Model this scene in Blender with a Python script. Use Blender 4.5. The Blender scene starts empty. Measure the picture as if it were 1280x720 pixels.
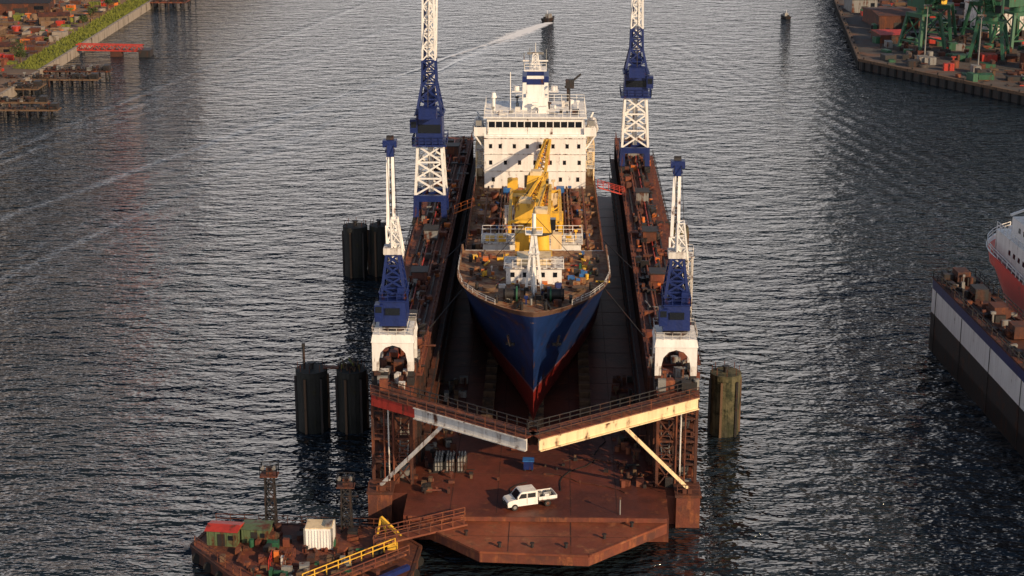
import bpy, math, random
from mathutils import Vector, Matrix
random.seed(7)
sc = bpy.context.scene
V = Vector

# ------------------------------------------------------------------ nodes
class NT:
    def __init__(s, nt): s.nt = nt
    def n(s, t, **k):
        x = s.nt.nodes.new(t)
        for a, b in k.items(): setattr(x, a, b)
        return x
    def l(s, a, b): s.nt.links.new(a, b)
    def put(s, sock, v):
        if isinstance(v, bpy.types.NodeSocket): s.l(v, sock)
        else: sock.default_value = v
    def m(s, op, a, b=None, c=None, clamp=False):
        x = s.n('ShaderNodeMath', operation=op); x.use_clamp = clamp
        s.put(x.inputs[0], a)
        if b is not None: s.put(x.inputs[1], b)
        if c is not None: s.put(x.inputs[2], c)
        return x.outputs[0]
    def noise(s, vec, scale, detail=3, rough=0.55):
        x = s.n('ShaderNodeTexNoise'); s.l(vec, x.inputs['Vector'])
        x.inputs['Scale'].default_value = scale; x.inputs['Detail'].default_value = detail
        x.inputs['Roughness'].default_value = rough
        return x.outputs['Fac']
    def scale(s, vec, sx, sy, sz, rot=0):
        x = s.n('ShaderNodeMapping'); s.l(vec, x.inputs['Vector'])
        x.inputs['Scale'].default_value = (sx, sy, sz); x.inputs['Rotation'].default_value = (0, 0, rot)
        return x.outputs[0]
    def ramp(s, f, a, b, c=0.0, d=1.0):
        x = s.n('ShaderNodeMapRange'); x.clamp = True; s.l(f, x.inputs[0])
        x.inputs[1].default_value = a; x.inputs[2].default_value = b
        x.inputs[3].default_value = c; x.inputs[4].default_value = d
        return x.outputs[0]
    def mix(s, f, a, b):
        x = s.n('ShaderNodeMix', data_type='RGBA'); s.put(x.inputs[0], f)
        for i, v in ((6, a), (7, b)):
            if isinstance(v, bpy.types.NodeSocket): s.l(v, x.inputs[i])
            else: x.inputs[i].default_value = (*v[:3], 1)
        return x.outputs[2]

RUST = (0.13, 0.035, 0.012)
def mat(name, base, rough=0.6, rust=0.25, rustcol=RUST, scale=0.6, dirt=0.5, bump=0.05, base2=None, metal=0.0, bands=None):
    m = bpy.data.materials.new(name); m.use_nodes = True
    t = NT(m.node_tree); bs = m.node_tree.nodes['Principled BSDF']
    co = t.n('ShaderNodeTexCoord').outputs['Object']
    col = base
    if bands:
        z = t.n('ShaderNodeSeparateXYZ'); t.l(co, z.inputs[0])
        for (zz, c) in bands:
            f = t.m('GREATER_THAN', z.outputs[2], zz)
            col = t.mix(f, col, c)
    if base2:
        f0 = t.ramp(t.noise(co, scale*0.35, 3), 0.42, 0.6)
        col = t.mix(f0, col, base2)
    n1 = t.noise(co, scale, 4, 0.65)
    st = t.noise(t.scale(co, 1.6, 1.6, 0.18), scale*1.4, 3, 0.6)
    if dirt:
        f = t.m('MULTIPLY', t.ramp(st, 0.42, 0.75), dirt)
        dk = t.n('ShaderNodeMix', data_type='RGBA'); dk.blend_type = 'MULTIPLY'
        t.put(dk.inputs[0], f)
        if isinstance(col, bpy.types.NodeSocket): t.l(col, dk.inputs[6])
        else: dk.inputs[6].default_value = (*col[:3], 1)
        dk.inputs[7].default_value = (0.32, 0.26, 0.22, 1)
        col = dk.outputs[2]
    if rust > 0:
        s2 = t.m('MULTIPLY_ADD', st, 0.5, t.m('MULTIPLY', n1, 0.5))
        c = 0.66 - rust*0.3
        f = t.ramp(s2, c-0.03, c+0.05)
        rc = t.mix(t.ramp(t.noise(co, scale*4, 2), 0.3, 0.7), rustcol, tuple(x*0.4 for x in rustcol))
        col = t.mix(f, col, rc)
    t.put(bs.inputs['Base Color'], col if isinstance(col, bpy.types.NodeSocket) else (*col[:3], 1))
    bs.inputs['Roughness'].default_value = rough
    bs.inputs['Metallic'].default_value = metal
    if bump:
        b = t.n('ShaderNodeBump'); b.inputs['Distance'].default_value = bump
        b.inputs['Strength'].default_value = 0.6
        t.l(t.noise(co, scale*6, 2), b.inputs['Height']); t.l(b.outputs[0], bs.inputs['Normal'])
    return m

M = {}
M['white'] = mat('white_paint', (0.8, 0.79, 0.76), 0.5, 0.12, dirt=0.3)
M['whited'] = mat('white_paint_worn', (0.66, 0.64, 0.6), 0.55, 0.4, dirt=0.6, scale=0.9)
M['girder'] = mat('girder_white_shaded', (0.62, 0.61, 0.58), 0.55, 0.3, dirt=0.6, scale=0.7)
M['cream'] = mat('cream_and_sunlit_white_paint', (0.76, 0.6, 0.36), 0.5, 0.25, dirt=0.4)  # cream gear paint, also the sunlit tone of the right bridge girder
M['blue'] = mat('crane_blue_paint', (0.007, 0.02, 0.115), 0.42, 0.12, dirt=0.4)
M['blue2'] = mat('light_blue_paint', (0.03, 0.14, 0.4), 0.45, 0.15)
M['yellow'] = mat('yellow_paint', (0.78, 0.46, 0.05), 0.5, 0.22, dirt=0.35, rustcol=(0.25, 0.09, 0.02))
M['orange'] = mat('orange_paint', (0.6, 0.16, 0.03), 0.5, 0.3)
M['red'] = mat('red_paint', (0.42, 0.035, 0.02), 0.5, 0.25)
M['green'] = mat('green_paint', (0.02, 0.10, 0.05), 0.55, 0.25)
M['tgreen'] = mat('shed_green_paint', (0.09, 0.13, 0.06), 0.6, 0.45)
M['dark'] = mat('dark_steel', (0.02, 0.018, 0.018), 0.6, 0.35, rustcol=(0.07, 0.025, 0.012))
M['black'] = mat('black_rubber', (0.012, 0.012, 0.012), 0.8, 0)
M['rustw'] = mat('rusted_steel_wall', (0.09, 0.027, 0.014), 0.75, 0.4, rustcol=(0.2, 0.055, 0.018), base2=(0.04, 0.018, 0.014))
M['rustin'] = mat('rusted_inner_wall_shaded', (0.04, 0.014, 0.009), 0.85, 0.4, rustcol=(0.11, 0.03, 0.011), base2=(0.015, 0.008, 0.007))  # rust darkened in its colour to paint in the shade inside the dock
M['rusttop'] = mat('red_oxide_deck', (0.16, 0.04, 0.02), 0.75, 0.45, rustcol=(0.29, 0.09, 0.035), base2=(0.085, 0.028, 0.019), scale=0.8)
M['floor'] = mat('dock_floor_steel', (0.15, 0.036, 0.018), 0.55, 0.3, rustcol=(0.22, 0.068, 0.03), base2=(0.08, 0.022, 0.013), scale=0.45)
M['apron'] = mat('apron_steel', (0.26, 0.074, 0.032), 0.55, 0.35, rustcol=(0.35, 0.13, 0.06), base2=(0.16, 0.044, 0.022), scale=0.5)
M['deck'] = mat('ship_deck_worn', (0.34, 0.2, 0.10), 0.75, 0.5, rustcol=(0.27, 0.085, 0.026), base2=(0.19, 0.12, 0.075), scale=0.7)
M['grey'] = mat('grey_steel', (0.22, 0.22, 0.21), 0.6, 0.35)
M['conc'] = mat('dolphin_concrete', (0.03, 0.03, 0.026), 0.85, 0.2, rustcol=(0.05, 0.045, 0.015), bump=0.15,
                bands=None, base2=(0.014, 0.016, 0.013))
M['conclit'] = mat('sunlit_greenish_concrete', (0.10, 0.09, 0.045), 0.85, 0.45, rustcol=(0.03, 0.035, 0.012), bump=0.15, base2=(0.035, 0.035, 0.02))  # greenish concrete, lightened to paint in sun on the right-hand dolphins
M['quay'] = mat('quay_concrete', (0.28, 0.24, 0.2), 0.85, 0.3, rustcol=(0.1, 0.07, 0.04), scale=0.25)
M['wood'] = mat('timber_deck', (0.13, 0.078, 0.045), 0.85, 0.3, rustcol=(0.05, 0.035, 0.025))
M['glass'] = mat('dark_glass', (0.01, 0.013, 0.018), 0.12, 0, dirt=0, bump=0)
M['hull'] = mat('ship_hull_paint', (0.19, 0.015, 0.012), 0.38, 0.26, rustcol=(0.10, 0.05, 0.035), scale=0.5, dirt=0.6, bump=0.03,
                bands=[(9.6, (0.20, 0.10, 0.12)), (9.9, (0.009, 0.028, 0.105)), (19.9, (0.12, 0.07, 0.05))])
M['hull2'] = mat('red_hull_paint', (0.66, 0.022, 0.008), 0.4, 0.06, dirt=0.2, scale=0.3, bump=0.02,
                 bands=[(13.9, (0.78, 0.77, 0.75))])
M['yard'] = mat('yard_ground', (0.24, 0.15, 0.09), 0.9, 0.4, rustcol=(0.32, 0.17, 0.08), base2=(0.12, 0.09, 0.07), scale=0.12)
M['yard2'] = mat('shipyard_paving', (0.10, 0.08, 0.07), 0.9, 0.4, rustcol=(0.17, 0.08, 0.045), base2=(0.06, 0.055, 0.05), scale=0.1)
M['grass'] = mat('grass', (0.15, 0.17, 0.025), 0.9, 0.4, rustcol=(0.07, 0.09, 0.015), scale=0.5, bump=0.3)

# ------------------------------------------------------------------ builder
class B:
    def __init__(s, name, origin=(0, 0, 0)):
        s.name = name; s.o = V(origin); s.v = []; s.f = []; s.mi = []; s.sm = []; s.ms = []
    def mid(s, m):
        if m not in s.ms: s.ms.append(m)
        return s.ms.index(m)
    def add(s, vs, fs, m, smooth=False):
        k = len(s.v); s.v += [V(p) for p in vs]; i = s.mid(m)
        for f in fs: s.f.append([k+a for a in f]); s.mi.append(i); s.sm.append(smooth)
    def bx(s, x0, x1, y0, y1, z0, z1, m):
        s.add([(x0, y0, z0), (x1, y0, z0), (x1, y1, z0), (x0, y1, z0), (x0, y0, z1), (x1, y0, z1), (x1, y1, z1), (x0, y1, z1)],
              [(0, 3, 2, 1), (4, 5, 6, 7), (0, 1, 5, 4), (1, 2, 6, 5), (2, 3, 7, 6), (3, 0, 4, 7)], m)
    def box(s, c, d, m, rz=0, top=1.0):
        ca, sa = math.cos(rz), math.sin(rz); vs = []
        for zz, k in ((-.5, 1), (.5, top)):
            for a, b in ((-.5, -.5), (.5, -.5), (.5, .5), (-.5, .5)):
                x, y = a*d[0]*k, b*d[1]*k
                vs.append((c[0]+x*ca-y*sa, c[1]+x*sa+y*ca, c[2]+zz*d[2]))
        s.add(vs, [(0, 3, 2, 1), (4, 5, 6, 7), (0, 1, 5, 4), (1, 2, 6, 5), (2, 3, 7, 6), (3, 0, 4, 7)], m)
    def basis(s, p, q):
        d = (q-p).normalized()
        up = V((0, 0, 1)) if abs(d.z) < 0.95 else V((0, 1, 0))
        r = d.cross(up).normalized(); u = r.cross(d).normalized()
        return d, r, u
    def beam(s, p, q, w, m, h=None):
        p, q = V(p), V(q); h = h or w
        if (q-p).length < 1e-4: return
        d, r, u = s.basis(p, q); vs = []
        for e in (p, q):
            for a, b in ((-.5, -.5), (.5, -.5), (.5, .5), (-.5, .5)): vs.append(e+r*a*w+u*b*h)
        s.add(vs, [(0, 1, 2, 3), (4, 7, 6, 5), (0, 4, 5, 1), (1, 5, 6, 2), (2, 6, 7, 3), (3, 7, 4, 0)], m)
    def cyl(s, p, q, r0, m, r1=None, n=12):
        p, q = V(p), V(q); r1 = r0 if r1 is None else r1
        d, r, u = s.basis(p, q); vs = []
        for e, R in ((p, r0), (q, r1)):
            for i in range(n):
                a = 2*math.pi*i/n; vs.append(e+(r*math.cos(a)+u*math.sin(a))*R)
        s.add(vs, [(i, n+i, n+(i+1) % n, (i+1) % n) for i in range(n)], m, True)
        s.add([vs[i] for i in range(n)], [tuple(range(n))], m)
        s.add([vs[n+i] for i in range(n)], [tuple(reversed(range(n)))], m)
    def prism(s, poly, z0, z1, m, mtop=None):
        n = len(poly)
        vs = [(x, y, z0) for x, y in poly]+[(x, y, z1) for x, y in poly]
        s.add(vs, [(i, (i+1) % n, n+(i+1) % n, n+i) for i in range(n)]+[tuple(reversed(range(n)))], m)
        s.add([(x, y, z1) for x, y in poly], [tuple(range(n))], mtop or m)
    def rail(s, pts, m, h=1.1, sp=2.0, w=0.07, closed=False):
        pts = [V(p) for p in pts]
        if closed: pts.append(pts[0])
        for a, b in zip(pts, pts[1:]):
            L = (b-a).length; k = max(1, int(L/sp))
            for i in range(k+1):
                c = a.lerp(b, i/k); s.beam(c, c+V((0, 0, h)), w, m)
            for hh in (h, h*0.55): s.beam(a+V((0, 0, hh)), b+V((0, 0, hh)), w*0.85, m)
    def lattice(s, p, q, w0, w1, n, m, t=0.16, d0=None, d1=None, tb=None):
        p, q = V(p), V(q); d, r, u = s.basis(p, q)
        d0 = d0 or w0; d1 = d1 or w1; tb = tb or t*0.65
        def cor(k):
            c = p.lerp(q, k); w = w0+(w1-w0)*k; dd = d0+(d1-d0)*k
            return [c+r*a*w/2+u*b*dd/2 for a, b in ((-1, -1), (1, -1), (1, 1), (-1, 1))]
        prev = cor(0)
        for i in range(n):
            nx = cor((i+1)/n)
            for j in range(4):
                k = (j+1) % 4
                s.beam(prev[j], nx[j], t, m)
                s.beam(nx[j], nx[k], tb, m)
                s.beam(prev[j], nx[k], tb, m)
                s.beam(prev[k], nx[j], tb, m)
            prev = nx
    def stairs(s, p, q, w, m):
        p, q = V(p), V(q); d, r, u = s.basis(p, q)
        for k in (-1, 1):
            s.beam(p+r*k*w/2, q+r*k*w/2, 0.12, m, 0.22)
            s.beam(p+r*k*w/2+V((0, 0, 1)), q+r*k*w/2+V((0, 0, 1)), 0.06, m)
        n = int((q-p).length/0.4)
        for i in range(n):
            c = p.lerp(q, (i+.5)/n); s.beam(c-r*w/2, c+r*w/2, 0.25, m, 0.05)
    def build(s, rot=0, loc=None):
        me = bpy.data.meshes.new(s.name)
        me.from_pydata([tuple(v-s.o) for v in s.v], [], s.f)
        for m in s.ms: me.materials.append(M[m])
        me.polygons.foreach_set('material_index', s.mi)
        me.polygons.foreach_set('use_smooth', s.sm)
        me.update()
        o = bpy.data.objects.new(s.name, me); sc.collection.objects.link(o)
        o.location = s.o if loc is None else loc
        o.rotation_euler = (0, 0, rot)
        return o
R = random.uniform
def clutter(b, x0, x1, y0, y1, z, n, mats, s0=0.3, s1=1.2, h1=1.2, avoid=None):
    for i in range(n):
        x, y = R(x0, x1), R(y0, y1)
        if avoid and avoid(x, y): continue
        m = random.choice(mats); k = random.random()
        w, d, h = R(s0, s1), R(s0, s1), R(0.25, h1)
        if k < 0.55: b.box((x, y, z+h/2), (w, d, h), m, R(-.4, .4) if k < 0.2 else 0)
        elif k < 0.75: b.cyl((x, y, z), (x, y, z+h), w*0.35, m, n=9)
        elif k < 0.88:
            L = R(1, 3.5); a = random.choice((0, math.pi/2, R(0, 3)))
            b.cyl((x, y, z+.25), (x+L*math.sin(a)*.6, y+L*math.cos(a), z+.25), 0.14, m, n=7)
        else:
            b.box((x, y, z+h/2), (w*.25, w*.25, h*1.6), m); b.box((x, y, z+h*1.3), (w*.7, w*.5, .3), m)

# ------------------------------------------------------------------ water
WS = 6000
me = bpy.data.meshes.new('water'); me.from_pydata([(-WS, -WS, 0), (WS, -WS, 0), (WS, WS, 0), (-WS, WS, 0)], [], [(0, 1, 2, 3)])
water = bpy.data.objects.new('water', me); sc.collection.objects.link(water)
wm = bpy.data.materials.new('water'); wm.use_nodes = True; t = NT(wm.node_tree)
bs = wm.node_tree.nodes['Principled BSDF']; outn = wm.node_tree.nodes['Material Output']
pos = t.n('ShaderNodeNewGeometry').outputs['Position']
sp = t.n('ShaderNodeSeparateXYZ'); t.l(pos, sp.inputs[0]); X, Y = sp.outputs[0], sp.outputs[1]
big = t.noise(pos, 0.012, 2)
warp = t.m('MULTIPLY', t.m('SUBTRACT', t.noise(pos, 0.05, 2), 0.5), 7.0)
damps = []
def wake(P, D, lam, w0, grow, amp, s0=0, dk=1.0, send=None):
    L = math.hypot(*D); dx, dy = D[0]/L, D[1]/L
    ax = t.m('SUBTRACT', X, P[0]); ay = t.m('SUBTRACT', Y, P[1])
    s = t.m('ADD', t.m('MULTIPLY', ax, dx), t.m('MULTIPLY', ay, dy))
    d = t.m('ADD', t.m('ADD', t.m('MULTIPLY', ax, -dy), t.m('MULTIPLY', ay, dx)), t.m('MULTIPLY', warp, 0.4))
    w = t.m('ADD', t.m('MULTIPLY', s, grow), w0)
    q = t.m('DIVIDE', d, w)
    e = t.m('MULTIPLY', t.m('EXPONENT', t.m('MULTIPLY', t.m('MULTIPLY', q, q), -1.0)), t.ramp(s, s0, s0+15))
    c = t.m('COSINE', t.m('MULTIPLY', d, 2*math.pi/lam))
    damps.append(t.m('MULTIPLY', t.m('MULTIPLY', t.m('MULTIPLY_ADD', c, 0.5, 0.5), e), dk))
    return t.m('MULTIPLY', t.m('MULTIPLY', c, e), amp), s, d
hA, sA, dA = wake((-8.8, 529.6), (-89.8, -222.9), 6.5, 4.5, 0.012, 1.1, dk=1.0)
hB, sB, dB = wake((-8.8, 529.6), (-78.2, -260), 5.5, 4, 0.02, 0.9, dk=.9)
hC, _, _ = wake((-40, 560), (-70, -200), 6.0, 6, 0.03, 0.45, dk=.6)
hE, _, _ = wake((-60, 600), (-60, -260), 5.0, 3, 0.015, 0.45, dk=.7)
hD, _, _ = wake((30, 530), (85, -330), 4.5, 10, 0.08, 0.38, dk=.6)
dm = damps[0]
for x in damps[1:]: dm = t.m('ADD', dm, x)
keep = t.m('SUBTRACT', 1.0, t.m('MULTIPLY', t.m('MINIMUM', dm, 1.0), 0.72))
streak = t.ramp(t.noise(t.scale(pos, 0.02, 0.006, 1, -0.4), 1.0, 3, 0.6), 0.35, 0.65, 0.72, 1.12)
chop = t.noise(t.scale(pos, 0.5, 1.0, 1, 0.12), 0.46, 3, 0.62)
chop2 = t.noise(t.scale(pos, 0.55, 1.0, 1, -0.35), 0.20, 2, 0.5)
calm = t.ramp(big, 0.3, 0.62)
a1 = t.m('MULTIPLY', chop, t.m('MULTIPLY', t.m('MULTIPLY_ADD', calm, 1.5, 2.4), t.m('MULTIPLY', keep, streak)))
h = t.m('ADD', a1, t.m('MULTIPLY', chop2, t.m('MULTIPLY', keep, 2.6)))
for x in (hA, hB, hC, hD, hE): h = t.m('ADD', h, x)
bp = t.n('ShaderNodeBump'); bp.inputs['Strength'].default_value = 1.0; bp.inputs['Distance'].default_value = 1.0
t.l(h, bp.inputs['Height']); t.l(bp.outputs[0], bs.inputs['Normal'])
bs.inputs['Base Color'].default_value = (0.008, 0.013, 0.017, 1); bs.inputs['Roughness'].default_value = 0.06
bs.inputs['IOR'].default_value = 1.46
# foam: churned water behind the speedboat, thinning along the wake arms
fn = t.noise(t.scale(pos, .8, .8, 1), 0.5, 4, 0.7)
wd = t.ramp(sA, -22, 12, 2.0, 7.0)
core = t.m('MULTIPLY', t.m('SUBTRACT', 1.0, t.m('DIVIDE', t.m('ABSOLUTE', t.m('SUBTRACT', dA, 1.0)), wd), clamp=True),
           t.m('MULTIPLY', t.ramp(sA, -23, -20), t.ramp(sA, -5, 45, 1.0, 0.0)))
armA = t.m('MULTIPLY', t.ramp(t.m('ABSOLUTE', dA), 0.2, 1.8, 1.0, 0.0), t.m('MULTIPLY', t.ramp(sA, -22, -10), t.ramp(sA, 20, 170, .55, 0.0)))
armB = t.m('MULTIPLY', t.ramp(t.m('ABSOLUTE', dB), 0.2, 1.6, 1.0, 0.0), t.m('MULTIPLY', t.ramp(sB, -22, -10), t.ramp(sB, 10, 110, .45, 0.0)))
fsum = t.m('MAXIMUM', core, t.m('MAXIMUM', armA, armB))
foam = t.ramp(t.m('ADD', fsum, t.m('MULTIPLY', t.m('SUBTRACT', fn, 0.5), 1.2)), 0.30, 0.62)
foam = t.m('MULTIPLY', foam, t.m('GREATER_THAN', fsum, 0.02))
df = t.n('ShaderNodeBsdfDiffuse'); df.inputs['Color'].default_value = (0.8, 0.82, 0.84, 1)
ms_ = t.n('ShaderNodeMixShader'); t.l(foam, ms_.inputs[0]); t.l(bs.outputs[0], ms_.inputs[1]); t.l(df.outputs[0], ms_.inputs[2])
t.l(ms_.outputs[0], outn.inputs['Surface'])
water.data.materials.append(wm)

# ------------------------------------------------------------------ dry dock
T = 14.4; F = 3.4; HW = 18.1; IN = 13.0; Y0 = 187.0; Y1 = 313.0; YF = 181.0
d = B('floating_dry_dock', (0, 181, 0))
d.bx(-HW, HW, 178.5, Y1, -2, F, 'floor')
d.bx(-13.9, 14.5, 172.6, 178.499, .6, F-.003, 'floor')
for sx in (-1, 1):
    xa, xb = (sx*IN, sx*HW) if sx > 0 else (sx*HW, sx*IN)
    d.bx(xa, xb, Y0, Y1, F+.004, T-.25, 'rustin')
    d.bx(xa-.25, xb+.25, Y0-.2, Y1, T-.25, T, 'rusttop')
    xo = sx*HW
    d.bx(min(xo, xo+sx*.05), max(xo, xo+sx*.05), Y0, Y1-.1, -1, T-.3, 'rustw')
    y = Y0+1
    while y < Y1:
        xi = sx*IN
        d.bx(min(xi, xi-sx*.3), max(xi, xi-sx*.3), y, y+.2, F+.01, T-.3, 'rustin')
        d.bx(min(xo+sx*.05, xo+sx*.35), max(xo+sx*.05, xo+sx*.35), y, y+.3, 0, T-.3, 'rustw')
        y += 3
    for zz in (7.0, 10.6):
        xi = sx*IN
        d.bx(min(xi-sx*.3, xi-sx*1.1), max(xi-sx*.3, xi-sx*1.1), Y0, Y1-1, zz, zz+.12, 'rustw')
        d.rail([(xi-sx*1.05, Y0, zz+.1), (xi-sx*1.05, Y1-1, zz+.1)], 'dark', sp=3)
    y = Y0+4
    while y < Y1:
        d.bx(min(xo+sx*.35, xo+sx*.8), max(xo+sx*.35, xo+sx*.8), y, y+.7, 1, 9, 'dark'); y += 9
    for off in (0.9, 4.2):
        d.bx(sx*(IN+off)-.12, sx*(IN+off)+.12, Y0, Y1-2, T, T+.18, 'dark')
    for off, m, r in ((1.6, 'rusttop', .16), (2.0, 'rustw', .12), (3.3, 'dark', .18), (2.9, 'red', .1)):
        d.cyl((sx*(IN+off), Y0+3, T+.35), (sx*(IN+off), Y1-4, T+.35), r, m, n=7)
    d.rail([(sx*(IN+.0), Y0, T), (sx*(IN+.0), Y1, T)], 'rusttop', sp=2.2, w=.09)
    d.rail([(sx*(HW+.1), Y0, T), (sx*(HW+.1), Y1, T)], 'rusttop', sp=2.2, w=.09)
    d.bx(min(sx*HW+sx*.2, sx*HW+sx*1.2), max(sx*HW+sx*.2, sx*HW+sx*1.2), Y0+8, Y1-8, T-1.6, T-1.45, 'rusttop')
    d.rail([(sx*(HW+1.2), Y0+8, T-1.5), (sx*(HW+1.2), Y1-8, T-1.5)], 'dark', sp=2.5)
    clutter(d, min(sx*(IN+.5), sx*(HW-.5)), max(sx*(IN+.5), sx*(HW-.5)), Y0+8, Y1-2, T, 190,
            ['rusttop', 'dark', 'rustw', 'grey', 'rusttop', 'rusttop', 'rustw', 'rusttop', 'dark', 'dark', 'orange', 'dark'], .25, 1.2, 1.0)
    clutter(d, min(sx*(IN+.5), sx*(HW-.5)), max(sx*(IN+.5), sx*(HW-.5)), Y0, Y0+9, T, 30,
            ['rusttop', 'dark', 'grey', 'rustw'], .4, 1.4, 1.6)
    for yy in (203, 222, 243, 266, 298):
        xx = sx*(IN+2.6)
        d.box((xx, yy, T+.9), (1.9, 2.6, 1.8), random.choice(['rusttop', 'grey', 'rustw']))
        d.box((xx, yy, T+1.86), (2.2, 2.9, .12), 'dark')
        d.cyl((xx, yy+3, T), (xx, yy+3, T+1), .5, 'dark', .35); d.cyl((xx, yy+3, T+1), (xx, yy+3, T+1.15), .55, 'dark')
    xs = [sx*(IN+.6), sx*(IN+2.6), sx*(HW-.25)]
    for xx in xs:
        for yy in (YF, YF+2.9, YF+5.8):
            d.beam((xx, yy, 0 if abs(xx) > 17 else F), (xx, yy, T-.2), .32, 'rustw')
    d.bx(min(xs[0], xs[2])-.2, max(xs[0], xs[2])+.2, YF-.3, Y0-.2, T-.3, T-.02, 'rusttop')
    for zz in (6.1, 8.8, 11.5):
        x_a, x_b = sorted((xs[0], xs[2]))
        d.bx(x_a, x_b, YF+3, Y0, zz, zz+.12, 'rustw')
        d.bx(x_a, x_b, YF, YF+.9, zz, zz+.12, 'rustw')
        d.rail([(x_a, YF+.05, zz), (x_b, YF+.05, zz)], 'rusttop', sp=1.2, w=.08)
        for yy in (YF, YF+5.8): d.beam((x_a, yy, zz), (x_b, yy, zz), .22, 'rustw')
    lv = [F, 6.1, 8.8, 11.5, T-.2]
    for i in range(4):
        a, c = lv[i], lv[i+1]
        fx = (xs[0]+xs[1])/2 if i % 2 else (xs[1]+xs[2])/2
        ya, yb = (YF+.8, YF+3.6) if i % 2 else (YF+3.6, YF+.8)
        d.stairs((fx, ya, a+.1), (fx, yb, c+.05), .9, 'grey')
        d.beam((xs[0], YF, a), (xs[1], YF, c), .14, 'rustw'); d.beam((xs[1], YF, a), (xs[0], YF, c), .14, 'rustw')
        d.beam((xs[2], YF, a), (xs[2], YF+5.8, c), .16, 'rustw'); d.beam((xs[2], YF+5.8, a), (xs[2], YF, c), .16, 'rustw')
        d.beam((xs[0], YF, a), (xs[0], YF+5.8, c), .16, 'rustw')
    clutter(d, min(xs[0], xs[2]), max(xs[0], xs[2]), YF+.4, Y0-.3, F, 22, ['rustw', 'dark', 'grey', 'rusttop'], .4, 1.3, 1.8)
    clutter(d, min(xs[0], xs[2]), max(xs[0], xs[2]), YF+.4, Y0-.3, T, 22, ['rustw', 'dark', 'whited', 'grey', 'rusttop'], .4, 1.2, 1.5)
    cx = sx*(HW-1.2)
    d.box((cx, 179.4, 1.75), (2.6, 3.6, 3.7), 'rusttop'); d.box((cx, 179.4, 3.75), (2.9, 3.9, .3), 'rustw')
    d.rail([(cx-1.2, 177.8, 3.9), (cx+1.2, 177.8, 3.9)], 'rustw', sp=1)
    for k in range(3): d.cyl((xs[1]+.5*k*sx, YF-.25, F), (xs[1]+.5*k*sx, YF-.25, T-.5), .09, 'whited' if k == 1 else 'rusttop', n=6)
    ox = sx*(HW+1.9)
    d.lattice((ox, 234, 0.3), (ox, 234, 15), 2.2, 2.2, 5, 'whited', .16)
    for i in range(4): d.stairs((ox, 234+(-.9 if i % 2 else .9), 2+i*3.1), (ox, 234+(.9 if i % 2 else -.9), 5+i*3.1), 1.2, 'white')
    d.bx(ox-1.3, ox+1.3, 232.7, 235.3, 15, 15.15, 'whited'); d.rail([(ox-1.2, 232.8, 15.1), (ox+1.2, 232.8, 15.1), (ox+1.2, 235.2, 15.1), (ox-1.2, 235.2, 15.1)], 'white', closed=True, sp=1)
    # V shaped flying bridge arm
    a = V((sx*(HW-.8), YF-.1, T-.1)); c = V((sx*.12, 168.4, T-.1))
    dirn = (c-a).normalized(); nrm = V((-dirn.y, dirn.x, 0)); nrm = nrm if nrm.y < 0 else -nrm
    m = 'cream' if sx > 0 else 'girder'  # same white girders: cream paints in sunlight, grey-white the less lit arm
    ar = a if sx > 0 else a+dirn*6.2
    d.beam(ar+nrm*.85+V((0, 0, -.65)), c+nrm*.85+V((0, 0, -.65)), .16, m, 1.25)
    d.beam(ar+nrm*.98+V((0, 0, -.04)), c+nrm*.98+V((0, 0, -.04)), .4, m, .1)
    d.beam(ar+nrm*.98+V((0, 0, -1.26)), c+nrm*.98+V((0, 0, -1.26)), .4, m, .1)
    if sx < 0:
        d.beam(a+nrm*.85+V((0, 0, -.65)), ar+nrm*.85+V((0, 0, -.65)), .16, 'red', 1.2)
    d.beam(a-nrm*.85+V((0, 0, -.65)), c-nrm*.85+V((0, 0, -.65)), .16, 'rustw', 1.2)
    d.beam(a+V((0, 0, .05)), c+V((0, 0, .05)), 2.1, 'rusttop', .1)
    for k in (-1, 1): d.rail([a+nrm*k+V((0, 0, .1)), c+nrm*k+V((0, 0, .1))], 'dark' if k < 0 else 'rustw', sp=1.3, w=.09)
    d.cyl(a+nrm*.2+V((0, 0, .3)), c+nrm*.2+V((0, 0, .3)), .12, 'dark', n=7)
    mid = a.lerp(c, .47)+nrm*.8+V((0, 0, -1.3))
    foot = V((sx*(HW-1.3), 178.4, F+1.0))
    d.beam(mid, foot, .38, m, .38)
    d.box(tuple(foot+V((0, 0, -.4))), (1, 1, .8), 'rustw')
y = 199
while y < 300:
    d.box((0, y, F+.7), (1.8, 1.1, 1.38), 'wood'); 
    for k in (-6, 6): d.box((k, y, F+.6), (1.4, 1.0, 1.2), 'wood')
    y += 3
# apron flap
ap = [(-13.2, 172.55), (-8.8, 168.5), (-5.4, 165.1), (5.8, 164.4), (14.2, 172.4), (14.3, 172.55)]
d.prism(ap, F-1.75, F-.55, 'rusttop', 'apron')
for i in range(4):
    a, c = ap[i], ap[i+1]
    d.beam((a[0], a[1], F-.6), (c[0], c[1], F-.6), .25, 'apron', .22)
for a, c in (((-2.5, 164.8), (-2.5, 172.4)), ((4, 164.6), (4, 172.4)), ((-8.5, 168.8), (10, 168.8))):
    d.beam((*a, F-.545), (*c, F-.545), .1, 'rustw', .03)
d.beam((-13.4, 172.5, F-.25), (14.3, 172.5, F-.25), .2, 'rusttop', .5)
for xx in (-7, -3.4, 0, 3.5, 7.5, 10.5):
    yy = 166.2 if abs(xx) < 6 else 168.5+abs(abs(xx)-7.5)
    d.cyl((xx, yy, F-.55), (xx, yy, F-.1), .16, 'dark'); d.cyl((xx, yy, F-.1), (xx, yy, F), .24, 'dark')
d.cyl((9.3, 173.4, F), (9.3, 173.4, F+1.9), .07, 'grey'); d.box((9.3, 173.4, F+1.9), (.25, .25, .25), 'rustw')
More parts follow.
